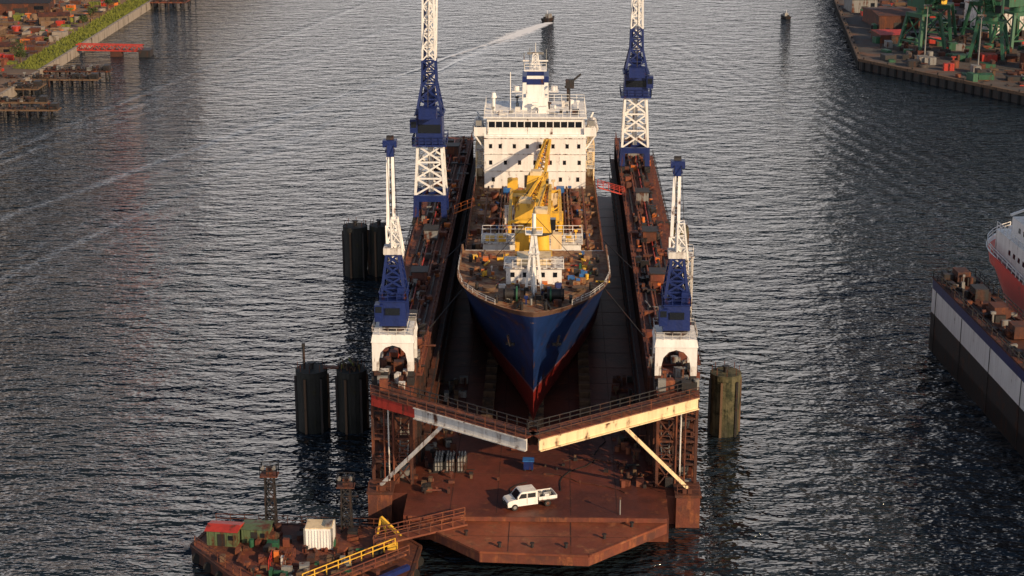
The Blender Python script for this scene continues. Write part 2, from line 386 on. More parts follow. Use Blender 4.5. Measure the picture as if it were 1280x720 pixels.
for yy in range(184, 310, 6): d.bx(-12.6, 12.6, yy, yy+.08, F+.004, F+.02, 'rustw')
for xx in (-9, -4, 4, 9): d.bx(xx, xx+.08, 173, 310, F+.004, F+.024, 'rustw')
for k in range(7):
    a_ = R(0, 6.3); p = V((R(-9, 9), R(176, 190), F+.06)); mm = random.choice(['black', 'black', 'dark', 'rustw'])
    for i in range(12):
        a_ += R(-.5, .5); q = p+V((math.cos(a_), math.sin(a_), 0))*.9
        if abs(q.x) > 12 or q.y < 173.5 or (abs(q.x+.5) < 4 and 173 < q.y < 178): break
        d.beam(p, q, .09, mm, .07); p = q
clutter(d, -12.6, -9, 184, 215, F, 60, ['rustw', 'grey', 'dark', 'wood'], .3, 1.1, 1.1)
clutter(d, 9.5, 12.6, 180, 215, F, 70, ['rustw', 'rusttop', 'dark', 'wood', 'rusttop'], .3, 1.1, 1.1)
clutter(d, -12, 12, 181, 196, F, 26, ['rustw', 'dark', 'wood', 'rusttop'], .15, .5, .4)
clutter(d, -12.5, -9, 178, 184, F, 14, ['rustw', 'dark', 'wood', 'rusttop'], .2, .8, .7)
d.beam((13, 268, T+.6), (8.7, 266, 16.7), 1, 'red', .15); d.rail([(13, 268.5, T+.6), (8.7, 266.5, 16.7)], 'red', sp=1)
d.rail([(13, 267.5, T+.6), (8.7, 265.5, 16.7)], 'red', sp=1)
d.beam((-13, 256, T+.6), (-10.0, 254, 16.7), .9, 'orange', .15); d.rail([(-13, 256.5, T+.6), (-10.0, 254.5, 16.7)], 'orange', sp=1)
d.build()

g = B('gas_cylinder_rack', (-9.9, 186, F))
for gx in (-10.9, -9.6, -8.3):
    for gy in (184.8, 186.4):
        g.box((gx, gy, F+.1), (1.1, 1.1, .15), 'dark')
        for i in range(3):
            for j in range(3):
                px, py = gx-.33+i*.33, gy-.33+j*.33
                g.cyl((px, py, F+.18), (px, py, F+1.5), .14, 'grey', n=8); g.cyl((px, py, F+1.5), (px, py, F+1.68), .14, 'grey', .05, n=8)
        for k in (-.55, .55): g.rail([(gx-.55, gy+k, F+.1), (gx+.55, gy+k, F+.1)], 'dark', sp=1, h=1.2, w=.06)
g.build()
g = B('waste_skip', (-.7, 185.5, F))
g.box((-.7, 185.5, F+.65), (1.1, 1.0, 1.0), 'blue'); g.box((-.7, 185.5, F+1.2), (1.3, 1.2, .1), 'blue2')
for a in (-.4, .4):
    g.cyl((-.7+a, 185.1, F), (-.7+a, 185.1, F+.2), .12, 'black')
    g.cyl((-.7+a, 185.9, F), (-.7+a, 185.9, F+.2), .12, 'black')
g.build()

# ------------------------------------------------------------------ hull
def hull(b, x0, y0w, L, BW, zk, zt, zref, rake, Lk, Ld, m, zd=None, mdeck='deck', foot=1.2, pd=.6):
    ni, nj = 60, 16; rows = []
    def hb(y, z, f):
        ys = rake*(1-f)+foot*max(0, 1-(z-zk)/2.0)**2
        Lz = Lk+(Ld-Lk)*f**1.5; p = 1.3+(pd-1.3)*f**1.2
        a = min(1, max(0, (y-ys)/Lz)); v = math.sin(math.pi/2*a)**p if a > 0 else 0
        hh = z-zk; bm = BW/2-2+math.sqrt(max(0, 4-(2-hh)**2)) if hh < 2 else BW/2
        c = min(1, max(0, (y-(L-24))/24))
        return bm*v*(1-c*c*(0.92-0.72*f)), ys
    for i in range(ni):
        u = (i/(ni-1))**1.9; row = []
        zz = zt(L*u)
        for j in range(nj):
            fj = (j/(nj-1)); z = zk+(zz-zk)*fj; f = min(1, (z-zk)/(zref-zk))
            ys = rake*(1-f)+foot*max(0, 1-(z-zk)/2.0)**2
            y = ys+(L-ys)*u; w, _ = hb(y, z, f); row.append((w, y, z))
        rows.append(row)
    for sg in (-1, 1):
        vs = []; fs = []
        for row in rows:
            for w, y, z in row: vs.append((x0+sg*w, y0w+y, z))
        for i in range(ni-1):
            for j in range(nj-1):
                q = (i*nj+j, (i+1)*nj+j, (i+1)*nj+j+1, i*nj+j+1)
                fs.append(q if sg > 0 else q[::-1])
        b.add(vs, fs, m, True)
    vs = []; fs = []
    for row in rows: vs += [(x0-row[0][0], y0w+row[0][1], row[0][2]), (x0+row[0][0], y0w+row[0][1], row[0][2])]
    for i in range(ni-1): fs.append((2*i, 2*i+2, 2*i+3, 2*i+1))
    b.add(vs, fs, m)
    r = rows[-1]; vs = [(x0-w, y0w+y, z) for w, y, z in r]+[(x0+w, y0w+y, z) for w, y, z in r[::-1]]
    b.add(vs, [tuple(range(len(vs)))], m)
    top = [r[-1] for r in rows]
    inn = [(max(0, r[-2][0]-.15*min(1, r[-2][0])), r[-2][1]+.1, r[-1][2]) for r in rows]
    if zd:
        vs = []; fs = []
        for ww, y, z in inn:
            k = zd(y); vs += [(x0-ww, y0w+y, k), (x0+ww, y0w+y, k)]
        for i in range(ni-1): fs.append((2*i, 2*i+1, 2*i+3, 2*i+2))
        b.add(vs, fs, mdeck)
        for sg in (-1, 1):
            vs = []; fs = []
            for (ww, y, z), (w, yt, zt_) in zip(inn, top):
                wt = max(0, w-.2*min(1, w))
                vs += [(x0+sg*ww, y0w+y, zd(y)-.1), (x0+sg*wt, y0w+yt+.12, z), (x0+sg*w, y0w+yt, z)]
            for i in range(ni-1):
                fs.append((3*i, 3*i+3, 3*i+4, 3*i+1)); fs.append((3*i+1, 3*i+4, 3*i+5, 3*i+2))
            b.add(vs, fs, mdeck if mdeck == 'deck' else m)
    return top

s = B('cargo_ship', (0, 190, 0))
FB = 30.0
def zt(y):
    if y < FB: return 20.2+0.3*max(0, 1-y/22)**2
    if y < FB+3: return 20.2-3.4*(y-FB)/3
    return 16.8
def zd(y): return 19.2 if y < FB+1.2 else 16.0
top = hull(s, 0, 190.6, 116, 18.9, 4.8, zt, 20.3, 4.6, 50, 17, 'hull', zd)
DK, FC = 16.0, 19.2
s.bx(-9.0, 9.0, 190+FB+1.0, 190+FB+1.25, DK, FC+.01, 'whited')
def edge(y):
    best = min(top, key=lambda q: abs(q[1]-y)); return best[0]
for sg in (-1, 1):
    pts = [(sg*(edge(yy)-.15), 190+yy, 16.75) for yy in range(34, 84, 5)]
    s.rail(pts, 'rusttop', sp=1.6, h=1.0, w=.09)
    pts = [(sg*(w-.1), 190.6+y, z) for w, y, z in top if 3 < y < FB][::4]
    s.rail(pts, 'whited', sp=1.5, h=.6, w=.05)
for sg in (-1, 1):
    s.beam((sg*3.0, 194.2, 16.6), (sg*2.7, 194.4, 15.2), .25, 'dark')
    s.beam((sg*2.2, 194.4, 15.4), (sg*3.2, 194.7, 15.4), .3, 'dark')
for sg in (-1, 1):
    s.cyl((sg*1.6, 199.1, FC+.9), (sg*3.6, 199.1, FC+.9), .65, 'dark'); s.cyl((sg*1.9, 199.1, FC+.9), (sg*2.1, 199.1, FC+.9), .95, 'green')
    s.cyl((sg*3.2, 199.1, FC+.9), (sg*3.4, 199.1, FC+.9), .95, 'dark'); s.box((sg*2.6, 199.9, FC+.5), (2.0, 1.1, 1), 'rustw')
    s.beam((sg*1.4, 198.7, FC+.3), (sg*2.0, 195.6, FC+.2), .22, 'dark')
    for yy, xx in ((196, 1.4), (198.8, 4.4), (204, 6.9), (210, 7.8), (216, 8.1)):
        for k in (-.35, .35): s.cyl((sg*xx, yy+k, FC), (sg*xx, yy+k, FC+.75), .2, 'dark', n=8)
    s.cyl((sg*5.4, 203, FC+.3), (sg*5.4, 203, FC+.6), .8, 'wood')
clutter(s, -3.4, 3.4, 197, 204, FC, 44, ['dark', 'rustw', 'grey', 'dark', 'deck', 'blue'], .3, 0.9, .9)
clutter(s, -6.6, 6.6, 204, 218, FC, 70, ['dark', 'rustw', 'deck', 'deck', 'blue2', 'yellow', 'whited', 'deck', 'rusttop', 'orange'], .25, .9, .8)
clutter(s, -7.6, -6, 206, 219, FC, 18, ['dark', 'rustw', 'yellow', 'deck', 'orange'], .25, .7, .6)
clutter(s, 5.5, 7.6, 206, 219, FC, 20, ['dark', 'rustw', 'blue2', 'deck', 'yellow', 'green'], .25, .8, .8)
s.bx(-3.4, 3.4, 206, 210.5, FC, FC+2.0, 'white'); s.bx(-3.7, 3.7, 205.7, 210.8, FC+2.0, FC+2.15, 'whited')
s.bx(-2.1, 2.1, 206.8, 210.2, FC+2.15, FC+3.0, 'cream'); s.rail([(-3.6, 205.8, FC+2.15), (3.6, 205.8, FC+2.15)], 'white', sp=.9)
for xx in (-2.6, -1.1, 1.1, 2.6): s.bx(xx-.25, xx+.25, 205.95, 206.0, FC+.9, FC+1.5, 'glass')
for sg in (-1, 1): s.beam((sg*1.0, 202.2, FC), (sg*.18, 202.4, 26.5), .3, 'white')
s.cyl((0, 202.6, FC), (0, 202.6, 29.0), .36, 'white', .22); s.beam((0, 201, FC), (0, 202.4, 24), .22, 'white')
s.box((0, 202.6, 26.6), (2.0, 1.3, .15), 'white'); s.rail([(-1.0, 201.9, 26.7), (1.0, 201.9, 26.7)], 'white', sp=.7, h=.8)
s.box((0, 202.4, 24.2), (1.4, 1.0, .12), 'white'); s.cyl((0, 202, 26.7), (0, 202, 27.3), .3, 'grey')
for k in range(5): s.beam((-.85+k*.14, 202.2, FC+1+k*1.2), (.85-k*.14, 202.2, FC+1+k*1.2), .1, 'white')
for x0_, x1_ in ((-6.8, -1.7), (1.7, 6.2)):
    s.bx(x0_, x1_, 225, 229.5, DK, DK+3.0, 'white'); s.bx(x0_-.25, x1_+.25, 224.7, 229.8, DK+3.0, DK+3.15, 'whited')
    s.rail([(x0_-.2, 224.8, DK+3.15), (x1_+.2, 224.8, DK+3.15), (x1_+.2, 229.7, DK+3.15), (x0_-.2, 229.7, DK+3.15)], 'white', sp=1.1, closed=True)
    clutter(s, x0_+.5, x1_-.5, 225.5, 229, DK+3.15, 10, ['cream', 'white', 'whited', 'yellow'], .4, 1.3, 1.0)
    s.bx(x0_+.6, x0_+1.4, 224.95, 225, DK+.1, DK+2.1, 'dark'); s.bx(x1_-1.5, x1_-.8, 224.95, 225, DK+1.2, DK+1.9, 'glass')
def deck_crane(y, zb, x, jl, ja, rise, ph=4.4):
    s.cyl((x, y, zb), (x, y, zb+ph), 1.15, 'yellow', 1.0, 16)
    zb = zb+ph-4.4
    s.cyl((x, y, zb+4.4), (x, y, zb+4.8), 1.5, 'dark', n=16)
    s.box((x, y, zb+6.0), (2.7, 2.9, 2.4), 'yellow', -ja, .82)
    s.box((x+1.5, y-.6, zb+5.8), (.7, 1.1, 1.4), 'glass', -ja)
    s.box((x, y-.2, zb+7.5), (1.6, 1.6, .6), 'cream', -ja)
    dx, dy = math.sin(ja), math.cos(ja); r_ = V((dy, -dx, 0))
    p = V((x, y, zb+5.4)) + V((dx, dy, 0))*1.2; q = p+V((dx*jl, dy*jl, rise))
    for k in (-1, 1):
        s.beam(p+r_*k*.95, q+r_*k*.35, .42, 'yellow', .75)
    for i in range(9):
        a_ = i/9; b_ = (i+1)/9
        wa, wb = .95-.6*a_, .95-.6*b_
        s.beam(p.lerp(q, a_)+r_*wa, p.lerp(q, b_)-r_*wb, .16, 'yellow'); s.beam(p.lerp(q, a_)-r_*wa, p.lerp(q, a_)+r_*wa, .16, 'yellow')
    s.beam(q, q+V((0, 0, -1.2)), .2, 'dark'); s.box(tuple(q), (1.1, .9, .8), 'yellow', -ja)
    for k in (-.5, .5): s.beam(V((x, y, zb+7.6))+r_*k, q+r_*k*.5+V((0, 0, .4)), .07, 'dark')
    s.box(tuple(q+V((0, .5, -2.4))), (.7, .7, 2.6), 'orange')
deck_crane(219.5, FC-.2, .9, 17, .05, .6, 3.0)
deck_crane(235.0, DK, -1.2, 15, .16, 1.8, 3.4)
deck_crane(249, DK+.4, .2, 16, .10, 2.8, 3.6)
for x_ in (-3.4, 3.6):
    for y_ in (232, 240, 249): 
        s.beam((x_, y_, DK), (x_, y_, DK+4.2), .45, 'yellow'); 
    s.beam((x_, 231.5, DK+4.2), (x_, 250, DK+4.2), .4, 'yellow', .35)
for y_ in (232, 249): s.beam((-3.4, y_, DK+4.2), (3.6, y_, DK+4.2), .4, 'yellow')
s.box((1.6, 236, DK+2.6), (3.0, 4, .2), 'yellow'); s.box((1.6, 236, DK+1.3), (2.4, 3.0, 2.5), 'cream')
s.box((-2.2, 254.5, DK+1.2), (2.4, 3, 2.4), 'yellow'); s.box((2.4, 258, DK+1.0), (2.0, 2.2, 2.0), 'cream'); s.box((-1.6, 221.6, FC+1.2), (1.8, 1.6, 2.4), 'yellow')
s.box((2.9, 222.4, FC+1.0), (1.4, 1.4, 2), 'cream'); s.box((.5, 214.5, FC+.8), (3.6, 2.4, 1.6), 'yellow'); s.box((-2.9, 213.5, FC+.6), (1.2, 1.6, 1.2), 'cream')
s.box((-3.6, 244, DK+1.6), (1.4, 1.6, 3.2), 'whited'); s.box((3.3, 244, DK+1.2), (1.6, 1.4, 2.4), 'yellow'); s.box((-3.4, 262.5, DK+1.4), (1.6, 1.6, 2.8), 'yellow')
for i, x_ in enumerate((-5.0, -4.5, -4.0, 4.4, 4.9, 5.4, -7.2, 7.3)):
    s.cyl((x_, 231, DK+.7), (x_, 266, DK+.7), .16, ('rusttop', 'deck', 'orange', 'rustw', 'deck', 'rusttop', 'rustw', 'rusttop')[i], n=7)
for y_ in range(232, 267, 3):
    for x_ in (-4.5, 4.9): s.bx(x_-.9, x_+.9, y_, y_+.2, DK, DK+.6, 'rustw')
for y_ in (233, 241, 249, 257):
    for sg in (-1, 1):
        s.bx(sg*7.4-.9, sg*7.4+.9, y_, y_+2.4, DK, DK+.7, 'deck'); s.cyl((sg*6.1, y_+4, DK), (sg*6.1, y_+4, DK+1.2), .6, 'rusttop')
clutter(s, -8.7, 8.7, 231, 267, DK, 260, ['deck', 'rusttop', 'dark', 'rustw', 'deck', 'blue2', 'yellow', 'orange', 'deck', 'deck', 'rusttop', 'deck', 'deck'], .2, 1.0, .9)
clutter(s, -3.5, 3.5, 231, 266, DK, 60, ['yellow', 'dark', 'rusttop', 'cream', 'orange', 'yellow'], .3, 1.4, 2.2)
clutter(s, -8.5, 8.5, 222, 226, DK, 30, ['deck', 'dark', 'rustw', 'yellow'], .3, 1, 1)
for p_ in ((7.0, 224.5), (7.8, 223.4), (7.2, 226), (-4.2, 262), (3.9, 262.5)):
    s.box((p_[0], p_[1], DK+.8), (1.2, 1.2, 1.6), 'blue2')
for k in range(14):
    x_, y_ = R(-7, 7), R(206, 262); z_ = FC if y_ < 219 else DK
    if 219 <= y_ < 223: continue
    a_ = R(0, 6.3); p = V((x_, y_, z_+.1))
    for i in range(8):
        a_ += R(-.6, .6); q = p+V((math.cos(a_), math.sin(a_), 0))*.8
        if abs(q.x) > 7.5 or (219 < q.y < 223) or q.y < 204: break
        s.beam(p, q, .12, random.choice(['black', 'red', 'yellow']), .1); p = q
# superstructure
SX = 7.9
s.bx(-SX, SX, 268, 286, DK, 24.2, 'white')
for zz in (18.7, 21.4, 23.9):
    s.bx(-SX-.12, SX+.12, 267.88, 286.1, zz, zz+.12, 'whited')
for sg in (-1, 1):
    for zz in (18.7, 21.4):
        s.bx(min(sg*(SX+.12), sg*9.4), max(sg*(SX+.12), sg*9.4), 270, 290, zz, zz+.14, 'whited')
        s.rail([(sg*9.3, 290, zz+.1), (sg*9.3, 270, zz+.1), (sg*(SX+.15), 270, zz+.1)], 'cream', sp=1.2)
        for yy in (270.2, 276, 283): s.beam((sg*9.25, yy, zz-2.7), (sg*9.25, yy, zz), .2, 'cream')
    s.stairs((sg*8.8, 276, DK), (sg*8.8, 272, 18.7), .8, 'cream'); s.stairs((sg*8.8, 272, 18.8), (sg*8.8, 276, 21.4), .8, 'cream')
    s.stairs((sg*8.8, 276, 21.6), (sg*8.8, 272, 24.1), .8, 'cream')
    s.cyl((sg*9.3, 279, 23.2), (sg*9.3, 285, 23.2), .9, 'whited', .8, 12); s.cyl((sg*9.3, 277.8, 23.4), (sg*9.3, 279, 23.2), .2, 'whited', .9, 12)
    for yy in (279.5, 284.5): s.beam((sg*8.1, yy, 21.5), (sg*9.5, yy, 24.8), .25, 'white')
Z = 24.2
s.bx(-9.5, 9.5, 268.4, 273.2, Z, Z+.25, 'white')
s.bx(-7.5, 7.5, 268.9, 281, Z+.25, Z+2.8, 'white')
s.bx(-8.0, 8.0, 268.4, 281.4, Z+2.8, Z+3.0, 'white')
s.bx(-7.3, 7.3, 268.84, 268.9, Z+1.3, Z+2.2, 'glass')
for i in range(14): s.bx(-7.3+i*1.123-.07, -7.3+i*1.123+.07, 268.8, 268.84, Z+1.3, Z+2.2, 'white')
for sg in (-1, 1):
    s.bx(min(sg*7.5, sg*7.56), max(sg*7.5, sg*7.56), 269.4, 274, Z+1.3, Z+2.2, 'glass')
    s.bx(min(sg*9.45, sg*9.5), max(sg*9.45, sg*9.5), 268.45, 273.2, Z+.25, Z+1.4, 'white')
    s.bx(min(sg*7.6, sg*9.5), max(sg*7.6, sg*9.5), 268.4, 268.45, Z+.25, Z+1.4, 'white')
    s.beam((sg*7.95, 268.6, 22.2), (sg*9.3, 268.6, Z), .22, 'white')
    s.box((sg*8.8, 269.6, Z+1.9), (.9, .9, .8), 'grey')
s.rail([(-7.9, 268.5, Z+3), (7.9, 268.5, Z+3), (7.9, 281.3, Z+3), (-7.9, 281.3, Z+3)], 'white', sp=1.2, closed=True)
for zz, xs_ in ((22.7, (-6.9, -5.4, -3.2, -1.2, .8, 2.8, 5, 6.8)), (20.1, (-6.9, -4.6, -2.4, 0, 2.4, 4.6, 6.9)), (17.4, (-6.5, -3.8, 4, 6.7))):
    for xx in xs_:
        s.bx(xx-.24, xx+.24, 267.95, 268.0, zz-.33, zz+.33, 'glass'); s.bx(xx-.32, xx+.32, 267.97, 268.0, zz+.33, zz+.4, 'whited')
s.bx(-1.6, -.7, 267.93, 268, DK+.1, DK+2.1, 'dark'); s.bx(1.2, 2.1, 267.93, 268, DK+.1, DK+2.1, 'dark')
clutter(s, -7, 7, 270, 280, Z+3, 26, ['white', 'grey', 'whited', 'dark', 'white'], .4, 1.3, 1.1)
Q = Z+3
s.box((0, 275.5, Q+1.0), (4.2, 3.6, 2.0), 'white', 0, .9)
s.box((0, 275.5, Q+3.0), (3.0, 3.0, 2.2), 'white', 0, .88)
s.box((0, 275.5, Q+4.5), (2.8, 2.8, .9), 'blue'); s.box((0, 275.5, Q+5.2), (2.65, 2.65, .6), 'white'); s.box((0, 275.5, Q+5.8), (2.7, 2.7, .7), 'blue')
s.box((0, 275.5, Q+6.25), (3.5, 3.0, .15), 'white'); s.rail([(-1.7, 274.1, Q+6.3), (1.7, 274.1, Q+6.3)], 'white', sp=.8)
s.lattice((0, 275.5, Q+6.3), (0, 275.5, Q+8.8), 1.4, .7, 3, 'white', .14)
s.beam((-2.0, 275.5, Q+7.6), (2.0, 275.5, Q+7.6), .2, 'white'); s.beam((-1.3, 275.4, Q+8.8), (1.3, 275.4, Q+8.8), .25, 'grey', .35)
s.cyl((0, 275.5, Q+8.8), (0, 275.5, Q+10.4), .08, 'whited', .04)
for xx, hh in ((-1.8, 8.8), (1.7, 9.4), (-.9, 9.6)): s.cyl((xx, 275.6, Q+6.3), (xx, 275.6, Q+hh), .06, 'grey', n=6)
for sg in (-1, 1): s.box((sg*2.9, 275.5, Q+2.8), (1.6, 1.8, .12), 'white'); s.cyl((sg*3, 275.5, Q+2.9), (sg*3, 275.5, Q+3.6), .5, 'white')
s.box((0, 292, 22.5), (5, 6, 13), 'white', 0, .85); s.box((0, 292, 29.3), (4.4, 5.3, 1.0), 'blue')
s.cyl((-3.9, 272, Q), (-3.9, 272, Q+6.4), .08, 'white', n=6); s.cyl((5.4, 273, Q), (5.4, 273, Q+5), .09, 'dark', n=6)
s.box((5.6, 284, 29.6), (1.4, 1.2, 1.4), 'dark'); s.beam((5.3, 284, 24), (5.3, 284, 29), .4, 'dark'); s.beam((4.8, 284, 29), (7.4, 284, 31.2), .3, 'dark')
s.cyl((-6.6, 274, Q), (-6.6, 274, Q+2), .3, 'white'); s.cyl((-6.6, 274, Q+2), (-6.6, 274, Q+2.8), .55, 'white', .3)
s.bx(-8, 8, 286.1, 303, DK, 18.8, 'whited')
for sg in (-1, 1):
    s.beam((0, 202.6, 28.8), (sg*6.0, 222, 17), .05, 'dark')
    s.beam((sg*7.9, 206, 19.6), (sg*13.2, 199, T+.4), .1, 'dark'); s.beam((sg*9.3, 235, 17.0), (sg*13.2, 228, T+.4), .1, 'dark')
s.beam((0, 202.6, 29), (0, 219, 26.0), .05, 'dark')
s.build(rot=math.radians(.6), loc=(-.25, 190, 0))
# ------------------------------------------------------------------ dock cranes
def front_crane(x, y, tipdx, jy, jz):
    b = B('dock_crane', (x, y, T)); z = T
    w, dp = 2.3, 2.6; A = -.8
    for sx in (-1, 1):
        for sy in (-1, 1):
            cx, cy = x+sx*(w-.35), y+sy*(dp-.4)
            b.box((cx, cy, z+.45), (.8, 1.9, .9), 'dark'); b.box((cx, cy, z+1.2), (.65, .65, .8), 'dark')
            b.box((cx, cy, z+3.1), (.7, .75, 3.2), 'whited')
        for oy, rev in ((dp, 0), (dp-.8, 1)):
            for sy in (-1, 1):
                pts = [(x+sx*w, y+sy*oy, z+5.6+A), (x+sx*w, y+sy*oy, z+3.4+A), (x+sx*(w-.7), y+sy*oy, z+3.4+A), (x+sx*(w-.9), y+sy*oy, z+4.4+A), (x+sx*(w-1.5), y+sy*oy, z+5.05+A), (x+sx*(w-2.3), y+sy*oy, z+5.3+A), (x+sx*(w-2.3), y+sy*oy, z+5.6+A)]
                f = tuple(range(7)); b.add(pts, [f[::-1] if rev else f], 'white')
        b.beam((x+sx*(w-.35), y-dp+.8, z+5.2+A), (x+sx*(w-.35), y+dp-.8, z+5.2+A), .6, 'white', .9)
    b.box((x, y, z+6.05+A), (2*w+.2, 2*dp+.2, .9), 'white', 0, .93)
    z += A
    b.rail([(x-w, y-dp, z+6.5), (x+w, y-dp, z+6.5), (x+w, y+dp, z+6.5), (x-w, y+dp, z+6.5)], 'whited', closed=True, sp=.9, h=.8, w=.05)
    b.cyl((x, y, z+6.5), (x, y, z+7.3), 1.4, 'dark', n=18)
    b.box((x, y+.3, z+8.7), (3.0, 4.4, 2.8), 'blue', 0, .92); b.box((x, y+.3, z+10.16), (3.1, 4.4, .12), 'blue')
    b.bx(x-.8, x+.8, y-1.98, y-1.93, z+8.6, z+9.4, 'glass')
    b.box((x-1.5, y-1.6, z+8.9), (.9, 1.6, 1.9), 'blue'); b.bx(x-1.85, x-1.15, y-2.43, y-2.39, z+9, z+9.7, 'glass')
    b.rail([(x-1.5, y-1.8, z+10.2), (x+1.5, y-1.8, z+10.2), (x+1.5, y+2.4, z+10.2), (x-1.5, y+2.4, z+10.2)], 'blue', closed=True, sp=.8, h=.9, w=.08)
    b.lattice((x, y+.6, z+10.2), (x, y+.2, z+15.2), 2.7, 1.3, 4, 'blue', .3, 3.0, 1.4, .2)
    b.box((x, y+.5, z+11.9), (1.6, 1.7, 3.4), 'blue', 0, .7); b.box((x+.9, y-.9, z+10.9), (.8, .8, 1.2), 'blue')
    b.box((x, y+.3, z+15.5), (2.0, 2.0, .7), 'whited'); b.box((x+.35, y+.6, z+16.3), (1.2, 1.4, 1.1), 'white')
    b.lattice((x+.55, y+.4, z+15.0), (x+.25, y-.4, z+19.2), 1.2, .7, 3, 'white', .18)
    b.beam((x-.9, y+1.8, z+10.4), (x-.4, y, z+15), .2, 'white'); b.beam((x+.9, y+1.8, z+10.4), (x+.4, y, z+15), .2, 'white')
    p = V((x-.3, y+1.2, z+10.6)); q = V((x+tipdx, y+jy, z+jz)); m1 = p.lerp(q, .42); m2 = p.lerp(q, .9)
    b.lattice(p, m1, .7, 1.1, 4, 'white', .22, .5, 1.1, .16)
    for k in (-1, 1): b.beam(m1+V((k*.36, 0, 0)), m2+V((k*.26, 0, 0)), .34, 'white', .8)
    for i in range(9):
        c_ = m1.lerp(m2, (i+.5)/9); b.beam(c_-V((.3, 0, 0)), c_+V((.3, 0, 0)), .22, 'grey')
    b.beam(m2, q, .85, 'blue', .9)
    b.box(tuple(q+V((0, 0, .1))), (1.6, 1.2, .8), 'blue'); b.box(tuple(q+V((0, 0, -.8))), (1.1, 1.0, .3), 'blue'); b.cyl(q+V((-.4, .3, .5)), q+V((.4, .3, .5)), .45, 'dark')
    for k in (-.4, .4):
        b.beam((x+.2+k, y-.4, z+19.1), q+V((k, 0, .3)), .06, 'dark'); b.beam((x+.2+k, y-.4, z+19.1), (x+k, y+2.3, z+10.4), .1, 'white')
    b.beam(q+V((0, .6, 0)), q+V((0, .6, -9)), .06, 'dark'); b.box(tuple(q+V((0, .6, -9.4))), (.5, .4, .9), 'yellow')
    b.build()
front_crane(-15.7, 186.0, -1.1, 10.5, 25.1); front_crane(15.5, 185.2, .4, 9, 23.4)

def rear_crane(x, y, ztow, zcab, zcab2, ztop, s1=1):
    b = B('tower_crane', (x, y, T)); z = T
    for sx in (-1, 1):
        for sy in (-1, 1):
            b.box((x+sx*2.1, y+sy*2.4, z+.5), (.9, 2.0, 1.0), 'dark')
            b.beam((x+sx*2.1, y+sy*2.4, z+1), (x+sx*2.0, y+sy*2.2, ztow), .8, 'blue')
        b.beam((x+sx*2.1, y-2.4, ztow-.5), (x+sx*2.1, y+2.4, ztow-.5), .7, 'blue', .9)
    for sy in (-1, 1): b.beam((x-2.1, y+sy*2.3, ztow-.5), (x+2.1, y+sy*2.3, ztow-.5), .7, 'blue', .9)
    b.lattice((x, y, ztow), (x, y, zcab), 4.3, 3.5, 3, 'white', .36, 4.4, 3.5, .24)
    b.cyl((x, y, ztow), (x, y, zcab), .4, 'whited')
    b.box((x, y, zcab+.15), (5.0, 5.0, .3), 'blue'); b.rail([(x-2.5, y-2.5, zcab+.3), (x+2.5, y-2.5, zcab+.3), (x+2.5, y+2.5, zcab+.3), (x-2.5, y+2.5, zcab+.3)], 'blue', closed=True, sp=1, w=.1)
    hc = (zcab2-zcab)
    b.box((x, y, zcab+.3+hc*.24), (4.0, 4.6, hc*.46), 'blue', 0, .93); b.box((x, y, zcab+.36+hc*.48), (4.4, 4.8, .15), 'blue')
    b.bx(x-1.7, x+1.7, y-2.36, y-2.3, zcab+.6+hc*.16, zcab+.6+hc*.3, 'glass')
    b.box((x-2.2*s1, y-2.2, zcab+hc*.35), (1.1, 1.5, 2.0), 'blue'); b.box((x-2.2*s1, y-2.97, zcab+hc*.38), (.8, .06, .9), 'glass')
    b.lattice((x, y, zcab+.4+hc*.48), (x, y, zcab2), 3.7, 2.1, 2, 'blue', .34, 3.7, 2.1, .22)
    b.box((x, y, zcab+hc*.72), (1.6, 1.6, hc*.4), 'blue')
    b.lattice((x, y, zcab2), (x, y, zcab2+3.5), 2.1, 1.9, 2, 'blue', .28, tb=.2)
    b.lattice((x, y, zcab2+3.5), (x, y, ztop), 1.9, 1.3, 8, 'white', .24, tb=.16)
    b.beam((x-.7, y+1, zcab2), (x-.5, y+1, ztop), .3, 'blue')
    b.box((x, y, ztop), (1.8, 1.8, .8), 'blue')
    q = V((x, y+18, ztop+6)); p = V((x, y+1.5, zcab+hc*.5))
    b.lattice(p, q, 1.4, .8, 12, 'white', .18); b.beam((x, y, ztop), q, .08, 'dark'); b.box(tuple(q), (1.2, 1.2, .8), 'blue')
    b.box((x, y-4, zcab+hc*.6), (2.6, 2.0, 1.6), 'blue'); b.beam((x, y-4, zcab+hc*.6), (x, y, ztop-3), .1, 'dark')
    b.build()
rear_crane(-16.4, 254.7, 18.7, 26, 35.0, 54)
rear_crane(15.3, 288.8, 18.5, 26.8, 34.5, 54, -1)

